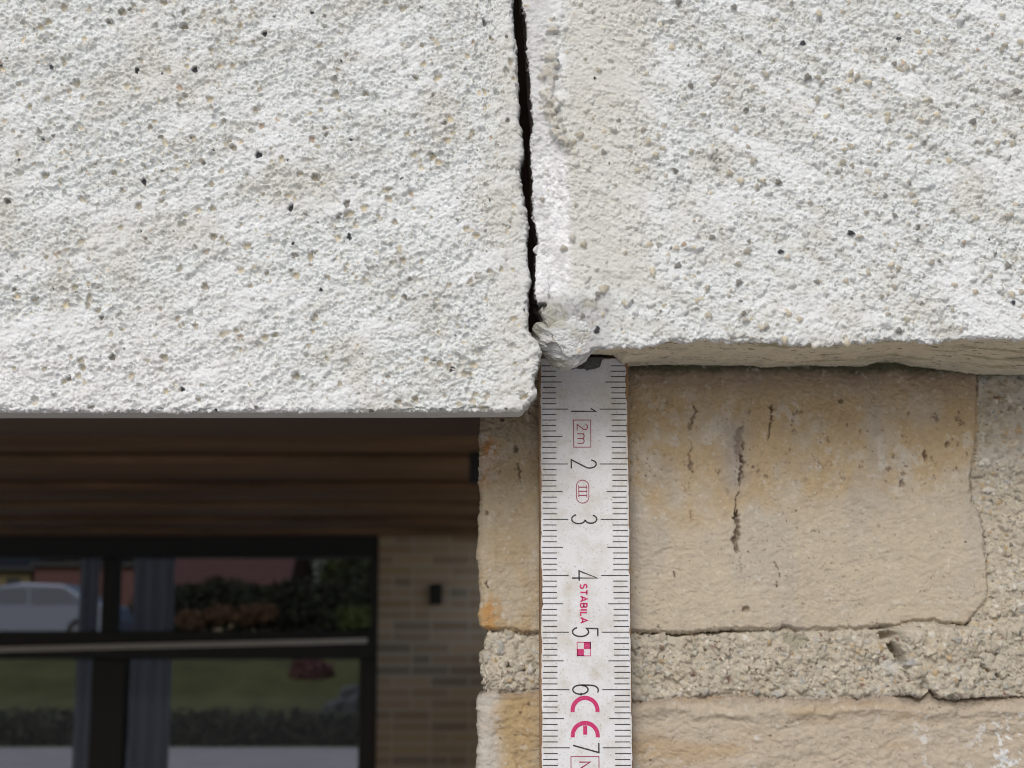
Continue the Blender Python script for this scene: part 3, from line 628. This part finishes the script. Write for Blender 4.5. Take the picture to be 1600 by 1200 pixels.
for ch, wd in zip('STABILA', (.78, .78, .92, .80, .20, .70, .92)):
    glyph(g, ch, 7.32, tt + .09, wd, 1.14, .27); tt += wd + .29
g.build('maker_name', M_mag)
g = Ink(); a, b = 6.62, 51.7; c = 1.24
g.rect(a + c, a + 2 * c, b, b + c); g.rect(a, a + c, b + c, b + 2 * c); g.stroke([(a + .05, b + .05), (a + 2 * c - .05, b + .05), (a + 2 * c - .05, b + 2 * c - .05), (a + .05, b + 2 * c - .05)], .12, closed=True)
g.build('maker_logo', M_mag)
g = Ink()
g.stroke([(7.98 + 2.2 * math.cos(x), 63.62 - 2.2 * math.sin(x)) for x in np.linspace(-.12, math.pi + .12, 26)], .72)
g.stroke([(7.98 + 2.2 * math.cos(x), 67.95 - 2.2 * math.sin(x)) for x in np.linspace(-.12, math.pi + .12, 26)], .72)
g.rect(7.63, 8.33, 66.2, 67.75); g.build('conformity_mark', M_mag)
g = Ink(); g.stroke([(5.45, 71.5), (10.35, 71.5), (10.35, 78.5), (5.45, 78.5)], .14, closed=True)
glyph(g, 'M', 6.9, 72.45, 1.9, 1.9, .22); g.build('metrology_mark', M_mag2)
# steel hinge plate showing at the chipped top end
M_steel = plain('hinge_steel', (.13, .135, .145), .38, .7, 900, .3)
m = MB(); pts = [(4.3, .5), (4.55, 1.9), (4.9, 2.35), (5.5, 2.45), (5.9, 2.75), (6.6, 2.5), (7.6, 2.6), (8.3, 2.5), (8.8, 2.95), (9.15, 2.75), (10.5, 2.5), (11.2, 2.2), (11.5, 1.2), (11.9, .5)]
m.prism([(rx0 + a * .001, rz0 - b * .001) for a, b in pts], DR - .00042, DR - .0001); m.build('hinge_plate', M_steel, tru)

# ------------------------------------------------------------------ veranda behind: ceiling, back wall, glazing
DW = 9.5; HC = 0.64
def PZ(px, py, D): a, _, c = P(px, py, D); return float(a), float(c)
M_ceils = [plain('dark_stained_boards', c, .6, 0, 3, .45, stretch=(.5, 6, 1)) for c in ((.30, .185, .10), (.25, .148, .08), (.33, .21, .12))]
tcg = thing('timber_ceiling', 'dark brown timber board ceiling of the veranda, boards running left to right', 'ceiling')
yb = [.30, 1.2, 2.2, 3.2, 4.15, 4.98, 5.45, 5.93, 6.4, 6.87, 7.35, 7.8, 8.25, 8.7, 9.12, 9.5]
rb = random.Random(5)
for i in range(len(yb) - 1):
    k = rb.uniform(.8, 1.2); m = MB(); zz = HC + (.013 if i % 2 else -.012); g_ = .036
    m.box(-7.5, xe - .004, yb[i] + g_, yb[i + 1] - g_, zz, zz + .03)
    o = m.build('board', M_ceils[rb.randrange(3)], tcg, bevel=.006); o.rotation_euler = (0, 0, R(.35))
M_blk = plain('dark_gap', (.012, .010, .009), .9)  # near black deck colour deepens the shade in the ceiling board gaps
m = MB(); m.box(-7.6, xe + .003, .27, 9.7, HC + .032, HC + .20); m.build('roof_deck', M_blk, tcg)
m = MB(); m.box(-7.5, xe + .001, .285, .40, .053, HC - .01); m.box(xe + .001, .012, .288, .40, ztp - .001, HC - .01); tag(m.build('backing_beam', plain('dark_beam', (.055, .032, .020), .8, 0, 30, .3, stretch=(.2, 1, 1))), 'near black timber beam added as backing behind the crack and the rendered board', 'beam')  # backing added behind the crack to shut out the sky and keep it dark
# rear brick wall, real bricks
M_bw = attr_mat('rear_brick', .9)
tw = thing('rear_brick_wall', 'shaded yellow brown brick wall at the back of the veranda, beside the glazed door', 'brick wall')
m = MB(); x1w, z_ = PZ(591, 900, DW); rw = random.Random(9)
BC = [(.42, .345, .25), (.44, .36, .26), (.40, .33, .24), (.45, .365, .255), (.38, .31, .225), (.42, .32, .21), (.33, .28, .215), (.27, .24, .195)]
row = 0; z = GZ
while z < HC - .01:
    x = x1w - .02 - (0.12 if row % 2 else 0)
    while x < xe + .1:
        xa, xb = max(x + .006, x1w + .001), min(x + .228 * (1 if rw.random() < .75 else .47), xe + .1)
        step = xb - x
        kf = rw.uniform(1.25, 1.6)
        if xb - xa > .02: m.box(xa, xb, DW - .004, DW + .02, z + .008, min(z + .0585, HC - .003), tuple(c * kf for c in BC[min(int(rw.random() ** 1.7 * 8), 7)]))
        x = max(xb, x + .03) + .006
    z += .0667; row += 1
m.build('brickwork', M_bw, tw)
m = MB(); m.box(x1w, xe + .1, DW, DW + .2, GZ, HC + .03, (.72, .68, .60)); m.build('mortar_bed', M_bw, tw)
a, c1 = PZ(672, 913, DW); b, c0 = PZ(691, 945, DW)
M_black = plain('black_metal', (.010, .011, .012), .5)
tlmp = thing('wall_lamp', 'small black wall lamp on the shaded rear brick wall', 'lamp')
m = MB(); m.box(a, b, DW - .075, DW - .02, c0, c1); m.build('housing', M_black, tlmp, bevel=.012)
m = MB(); m.box(a + .012, b - .012, DW - .02, DW - .006, c0 + .02, c1 - .02); m.build('wall_bracket', M_black, tlmp)
a, c1 = PZ(733, 704, 5.2); b, c0 = PZ(752, 752, 5.2)
tbr = thing('ceiling_block', 'small black block hanging under the timber ceiling beside the pier', 'fitting')  # black block for an upright dark shape below the ceiling
m = MB(); m.box(a, b, 5.2, 5.3, c0, c1 - .005); m.build('housing', M_black, tbr, bevel=.004)
m = MB(); m.box(a + .012, b - .012, 5.22, 5.28, c1 - .005, HC - .004); m.build('stem', M_black, tbr)
# glazed door and windows
M_fr = plain('anthracite_frame', (.016, .019, .020), .45)
M_gl, t_, b_ = mat_new('tinted_glass'); t_.nodes.remove(b_)
tr_ = N(t_, 'ShaderNodeBsdfTransparent'); tr_.inputs[0].default_value = (.62, .63, .65, 1); gg = N(t_, 'ShaderNodeBsdfGlossy'); gg.inputs['Roughness'].default_value = .02
fr = N(t_, 'ShaderNodeFresnel'); fr.inputs['IOR'].default_value = 1.30; mx = N(t_, 'ShaderNodeMixShader'); out = t_.nodes['Material Output']
t_.links.new(fr.outputs[0], mx.inputs[0]); t_.links.new(tr_.outputs[0], mx.inputs[1]); t_.links.new(gg.outputs[0], mx.inputs[2]); t_.links.new(mx.outputs[0], out.inputs[0])
td = thing('glazed_door_unit', 'dark grey framed glazed doors with transom lights at the back of the veranda', 'glazed door')
def rect_px(x0, y0, x1, y1, D): a, c1 = PZ(x0, y0, D); b, c0 = PZ(x1, y1, D); return a, b, c0, c1
xL = -6.0; a, b, zb0, zt0 = rect_px(0, 843, 590, 873, DW)
Zt = PZ(590, 843, DW)[1]
def bar(name, x0, x1, z0, z1, y0=-.02, y1=.09, bev=.006):
    m = MB(); m.box(x0, x1, DW + y0, DW + y1, z0, z1); return m.build(name, M_fr, td, bevel=bev)
X590 = x1w - .002; f = lambda px, py=1000: PZ(px, py, DW)[0]; gz = lambda py: PZ(400, py, DW)[1]
bar('top_rail', xL, X590, gz(872), HC - .002)
bar('transom', xL, X590, gz(1030), gz(986))
for (xa, xb) in ((561, 590),): bar('post', f(561, 1100), X590, GZ, gz(1030)); bar('post', f(579), X590, gz(986), gz(872))
bar('mullion', f(157), f(181), gz(986), gz(872)); bar('mullion', f(147), f(200), GZ + .1, gz(1030))
bar('bottom_rail', xL, f(561), GZ, GZ + .1)
for q in (-330, -820): bar('mullion', f(q - 12), f(q + 12), gz(986), gz(872)); bar('mullion', f(q - 20), f(q + 20), GZ + .1, gz(1030))
for (xa, xb, za, zb_) in ((f(181), f(579), gz(986), gz(872)), (f(-318), f(157), gz(986), gz(872)), (f(200), f(561), GZ + .1, gz(1030)), (f(-310), f(147), GZ + .1, gz(1030)), (xL, f(-342), gz(986), gz(872)), (xL, f(-350), GZ + .1, gz(1030))):
    m = MB(); m.box(xa - .004, xb + .004, DW + .03, DW + .036, za - .004, zb_ + .004); m.build('pane', M_gl, td)
M_rail = plain('pale_metal', (.85, .83, .78), .45)
m = MB(); xa, za = PZ(-900, 1036, DW - .05); xb, zb_ = PZ(574, 1001, DW - .05); hh = .017
m.add([(xa, DW - .07, za - hh), (xa, DW - .022, za - hh), (xa, DW - .022, za + hh), (xa, DW - .07, za + hh), (xb, DW - .07, zb_ - hh), (xb, DW - .022, zb_ - hh), (xb, DW - .022, zb_ + hh), (xb, DW - .07, zb_ + hh)],
      [(0, 1, 2, 3), (4, 7, 6, 5), (0, 4, 5, 1), (1, 5, 6, 2), (2, 6, 7, 3), (3, 7, 4, 0)])
m.build('drip_rail', M_rail, td, bevel=.006)
# curtains just inside the glass
M_cur = plain('pale_curtain', (.88, .87, .88), .9); t_ = M_cur.node_tree; b_ = t_.nodes['Principled BSDF']
trl = N(t_, 'ShaderNodeBsdfTranslucent'); trl.inputs[0].default_value = (.95, .92, .92, 1); mx = N(t_, 'ShaderNodeMixShader'); mx.inputs[0].default_value = .5
t_.links.new(b_.outputs[0], mx.inputs[1]); t_.links.new(trl.outputs[0], mx.inputs[2]); t_.links.new(mx.outputs[0], t_.nodes['Material Output'].inputs[0])
def curtain(px0, px1, label, k=0):
    x0, x1 = f(px0) * 1.02, f(px1) * 1.02; n = 60; z1 = gz(868); y = DW + .18
    xs = np.linspace(x0, x1, n); ys = y + .025 * np.sin(np.linspace(0, 6.283 * max(2, (x1 - x0) / .09), n) + k)
    v = []; 
    for zz in (GZ + .02, z1): v += [(a, b, zz) for a, b in zip(xs, ys)]
    for zz in (GZ + .02, z1): v += [(a, b + .004, zz) for a, b in zip(xs, ys)]
    q = [(i, i + 1, n + i + 1, n + i) for i in range(n - 1)] + [(2 * n + i, 3 * n + i, 3 * n + i + 1, 2 * n + i + 1) for i in range(n - 1)]
    m = MB(); m.add(v, q); tag(m.build('curtain', M_cur, None, smooth=True), label, 'curtain', 'curtains inside the glazing')
curtain(122, 152, 'narrow pale curtain left of the dark mullion, behind the glazed door', 0)
curtain(205, 270, 'wide pale curtain right of the dark mullion, behind the glazed door', 1)
# made-up room behind the glazing, kept shallow and open so daylight reaches the curtains
M_room = plain('room_wall', (.5, .48, .45), .9)
tro = thing('rear_room', 'made-up shallow room behind the glazed doors, open to the garden', 'room')
m = MB(); m.box(-8.2, xe + .1, DW + .2, 10.6, 1.0, 1.1); m.build('ceiling', M_room, tro)
m = MB(); m.box(x1w + .0, xe + .1, DW + .2, 10.6, GZ, 1.0); m.build('side_wall', M_room, tro)
m = MB(); m.box(-8.2, xe + .1, DW + .1, DW + .19, HC + .03, 1.0); m.build('header', M_room, tro)
# ------------------------------------------------------------------ ground and garden seen through the glass
def struct(o): o['kind'] = 'structure'; return o
M_gr = plain('grass', (.078, .084, .026), .95, 0, 1.2, .35)
M_pv = plain('paving_stone', (.48, .465, .47), .85, 0, 2, .12)
m = MB(); m.box(-250, 250, -250, 250, GZ - .3, GZ - .004); struct(m.build('ground', M_gr))
m = MB(); m.box(-7.6, xe, .28, DW + .0, GZ - .003, GZ + .0); struct(m.build('veranda_floor', plain('floor_slabs', (.62, .585, .53), .8, 0, 3, .15)))
m = MB(); m.box(-8.2, .1, DW + .001, 10.6, GZ - .003, GZ + .0); struct(m.build('room_floor', plain('oak_floor', (.32, .26, .19), .5)))
m = MB(); m.box(-40, 40, -30, .27, GZ - .003, GZ - .0005); struct(m.build('bounce_paving', M_pv))  # unseen paving, extended forward to bounce light up under the lintel
m = MB(); m.box(-40, 30, 10.61, 26, GZ - .003, GZ + .001); struct(m.build('garden_path', M_pv))
ys = np.linspace(26, 52, 30); xs = np.linspace(-45, 25, 60); XX, YY = np.meshgrid(xs, ys)
ZZ = GZ - .1 + 1.65 * ss(26, 34, YY) + .08 * fbm(XX * .3, YY * .3, 5, 3)
struct(mesh_np('sloping_lawn', np.stack([XX, YY, ZZ], -1).reshape(-1, 3), grid_faces(30, 60).reshape(-1, 4)[:, ::-1], M_gr))
def leaf_cloud(name, blobs, n, size, mat, label, cat, group=None, parent=None, seed=1):
    rg = np.random.default_rng(seed); b = np.array(blobs, float); wv = b[:, 3] * b[:, 4] * b[:, 5]; k = rg.choice(len(b), n, p=wv / wv.sum())
    dr = rg.normal(size=(n, 3)); dr /= np.linalg.norm(dr, axis=1)[:, None]; rad = rg.random(n) ** .4
    c = b[k, :3] + dr * rad[:, None] * b[k, 3:6]
    a = rg.normal(size=(n, 3)); a /= np.linalg.norm(a, axis=1)[:, None]; t = np.cross(a, rg.normal(size=(n, 3))); t /= np.linalg.norm(t, axis=1)[:, None]
    s = size * rg.uniform(.6, 1.4, (n, 1))
    V = np.stack([c + a * s, c + t * s * .5, c - a * s, c - t * s * .5], 1).reshape(-1, 3)
    o = mesh_np(name, V, np.arange(4 * n).reshape(n, 4), mat, parent, smooth=False)
    if label: tag(o, label, cat, group)
    return o
M_lf = plain('hedge_leaf', (.020, .025, .012), .8); M_lf2 = plain('brown_leaf', (.10, .055, .03), .8); M_red = plain('red_leaf', (.085, .028, .032), .8); M_yg = plain('yellow_green_leaf', (.06, .08, .02), .8)
M_bark = plain('bark', (.09, .07, .05), .9)
def PW(px, py, D): a, b, c = P(px, py, D); return float(a), float(b), float(c)
# low dark hedge at the path edge
bl = [(x, 26.6 + .2 * math.sin(x * 3), GZ + .28, .55, .45, .34) for x in np.arange(-11.5, 0, .6)]
leaf_cloud('low_hedge', bl, 9000, .07, M_lf, 'low dark green hedge along the garden path, seen through the glass', 'hedge', seed=2)
x, y, z = PW(488, 1058, 31)
def shrub(name, x, y, zc, r, h, mat, label, seed, n=3500):
    t = thing(name, label, 'shrub'); rg = random.Random(seed)
    leaf_cloud('foliage', [(x + rg.uniform(-.5, .5) * r, y + rg.uniform(-.3, .3) * r, zc + rg.uniform(-.4, .5) * h, r * .65, r * .5, h * .5) for _ in range(8)], n, .07, mat, None, None, parent=t, seed=seed)
    m = MB(); 
    for q in range(5):
        a = q * 1.3; m.prism([(x + .02 * math.cos(a), y), (x + .03 + .02 * math.cos(a), y), (x + .03, y + .03)], 0, 1) if False else m.box(x + .1 * math.cos(a), x + .1 * math.cos(a) + .04, y + .1 * math.sin(a), y + .1 * math.sin(a) + .04, zc - h - .3, zc)
    m.build('stems', M_bark, t); return t
shrub('red_shrub', x, y, z, .44, .5, M_red, 'round dark red shrub on the lawn, seen through the lower glass', 3)
x, y, z = PW(545, 1110, 28); shrub('grey_shrub', x, y, z, .45, .5, plain('grey_leaf', (.10, .11, .12), .8), 'dark grey leafy shrub beside the door post, seen through the lower glass', 4)
x, y, z = PW(560, 968, 44); shrub('yellow_green_shrub', x, y, z, .6, .4, M_yg, 'small yellow green shrub in the upper glass near the brick wall', 5)
bl = [PW(px, 948 + 8 * math.sin(px * .05), 46) + (1.3, .8, .75) for px in range(265, 640, 40)]
leaf_cloud('tall_hedge', bl, 15000, .10, M_lf, 'tall dark hedge across the garden behind the upper glass', 'hedge', seed=7)
bl = [PW(px, 962 + 6 * math.sin(px * .09), 44.6) + (.5, .3, .28) for px in (300, 345, 385, 410)]
leaf_cloud('russet_bush', bl, 3000, .08, M_lf2, 'low russet brown bush in front of the tall dark hedge', 'bush', seed=8)
# neighbour house with red roof
tn = thing('neighbour_house', 'low house with a dull red roof beyond the hedge, seen through the upper glass', 'house')
M_roof = plain('red_roof', (.095, .045, .040), .8, 0, 4, .2); M_nw = plain('house_wall', (.30, .24, .16), .8)
xa, ya, za = PW(235, 912, 62); xb, _, zb_ = PW(455, 860, 62)
m = MB(); m.box(xa + .5, xb - .5, 62.6, 69, GZ - .3, za); m.build('wall', M_nw, tn)
m = MB(); m.prism([(61.9, za - .05), (61.9, za + .1), (65.8, zb_ + 1.4), (69.7, za + .1), (69.7, za - .05)], xa, xb, 'x'); m.build('roof', M_roof, tn)
m = MB(); a, _, c = PW(330, 935, 62.6); m.box(a, a + 1.2, 62.54, 62.6, c - .3, c + .5); m.build('window', M_fr, tn)
tn2 = thing('garden_shed', 'pale yellow shed with a dark roof at the left edge of the upper glass', 'shed')
xa, ya, za = PW(-60, 928, 50); xb, _, zb_ = PW(48, 892, 50)
m = MB(); m.box(xa, xb, 50, 53, GZ - .2, zb_); m.build('wall', plain('shed_wall', (.20, .165, .08), .8), tn2)
m = MB(); m.prism([(49.7, zb_), (49.7, zb_ + .12), (51.5, zb_ + .9), (53.3, zb_ + .12), (53.3, zb_)], xa - .2, xb + .2, 'x'); m.build('roof', M_fr, tn2)
m = MB(); a, _, c = PW(10, 915, 50); m.box(a, a + .45, 49.95, 50, c - .6, c + .25); m.build('door', M_fr, tn2)
tn3 = thing('brown_outbuilding', 'reddish brown outbuilding between the pale shed and the mullion, behind the parked car', 'outbuilding')
xa, ya, za = PW(52, 930, 48); xb, _, zb_ = PW(215, 885, 48)
m = MB(); m.box(xa, xb, 48, 51, GZ - .2, zb_); m.build('wall', plain('brown_wall', (.13, .06, .05), .8), tn3)
m = MB(); m.box(xa - .1, xb + .1, 47.8, 51.2, zb_, zb_ + .12); m.build('roof', M_fr, tn3)
# parked car, pale blue-grey, side on
tcar = thing('parked_car', 'pale blue grey car parked side-on, seen through the left upper glass', 'car')
cx, cy, cz = PW(52, 981, 36); Lc = 4.3; x0 = cx - Lc * .55
prof = [(0, .30), (.02, .62), (.10, .80), (.95, .92), (1.45, 1.36), (2.0, 1.46), (3.0, 1.43), (3.65, 1.05), (4.15, .92), (4.28, .60), (4.3, .30)]
m = MB(); m.prism([(x0 + a, cz - .42 + b) for a, b in prof], cy, cy + 1.7); m.build('body', plain('car_paint', (.20, .23, .30), .25, .2), tcar, bevel=.05)
for a0, a1, s0, s1 in ((1.12, 2.18, 1.5, 2.18), (2.26, 3.45, 2.26, 3.05)):
    m = MB(); m.prism([(x0 + a0, cz - .42 + .95), (x0 + a1, cz - .42 + .97), (x0 + s1, cz - .42 + 1.33), (x0 + s0, cz - .42 + 1.33)], cy - .012, cy + .02); m.build('side_window', plain('car_window', (.11, .125, .155), .5), tcar)
M_ty = plain('tyre_rubber', (.02, .02, .02), .8)
for wx in (.85, 3.45):
    m = MB(); m.prism([(x0 + wx + .32 * math.cos(q * .3927), cz - .10 + .32 * math.sin(q * .3927)) for q in range(16)], cy - .03, cy + .2); wh = m.build('wheel', M_ty, tcar)
    m = MB(); m.prism([(x0 + wx + .19 * math.cos(q * .3927), cz - .10 + .19 * math.sin(q * .3927)) for q in range(16)], cy - .045, cy - .03); m.build('rim', plain('rim_metal', (.14, .15, .17), .4), wh)
m = MB(); m.box(x0 - 3, x0 + 8, cy - .6, cy + 4, GZ - .1, cz - .42); struct(m.build('parking_terrace', M_pv))
# trees with sky gaps beyond
def tree(name, x, y, z0, h, r, mat, label, seed):
    t = thing(name, label, 'tree', 'trees beyond the garden'); rg = random.Random(seed)
    m = MB(); n = 8; rings = []
    for k in range(4):
        rr = .18 * (1 - k * .22); zz = z0 + h * .75 * k / 3; rings.append([(x + rr * math.cos(q * 6.283 / n) + .1 * k * math.sin(seed), y + rr * math.sin(q * 6.283 / n), zz) for q in range(n)])
    m.add([p for r_ in rings for p in r_], [(k * n + q, k * n + (q + 1) % n, (k + 1) * n + (q + 1) % n, (k + 1) * n + q) for k in range(3) for q in range(n)]); m.build('trunk', M_bark, t, smooth=True)
    bl = [(x + rg.uniform(-.6, .6) * r, y + rg.uniform(-.6, .6) * r, z0 + h * rg.uniform(.35, .95), r * rg.uniform(.3, .5), r * .4, r * rg.uniform(.3, .45)) for _ in range(14)]
    leaf_cloud('crown', bl, 5000, .16, mat, None, None, parent=t, seed=seed); return t
for i, (px, D, r) in enumerate(((40, 75, 5), (180, 80, 5.5), (300, 84, 5.5), (415, 78, 3.2), (560, 70, 3.6), (640, 66, 4))):
    x, y, z = PW(px, 960, D)
    tree('leafy_tree', x, y, GZ - .2, 9 + i % 3, r, M_lf if i % 2 else M_yg if i == 4 else M_lf,
         ('leafy tree behind the pale shed', 'leafy tree behind the brown outbuilding', 'leafy tree behind the left end of the red roof', 'slim leafy tree left of the sky gap in the upper glass', 'pale green tree right of the sky gap in the upper glass', 'dark leafy tree hidden partly by the rear brick wall')[i], 30 + i)
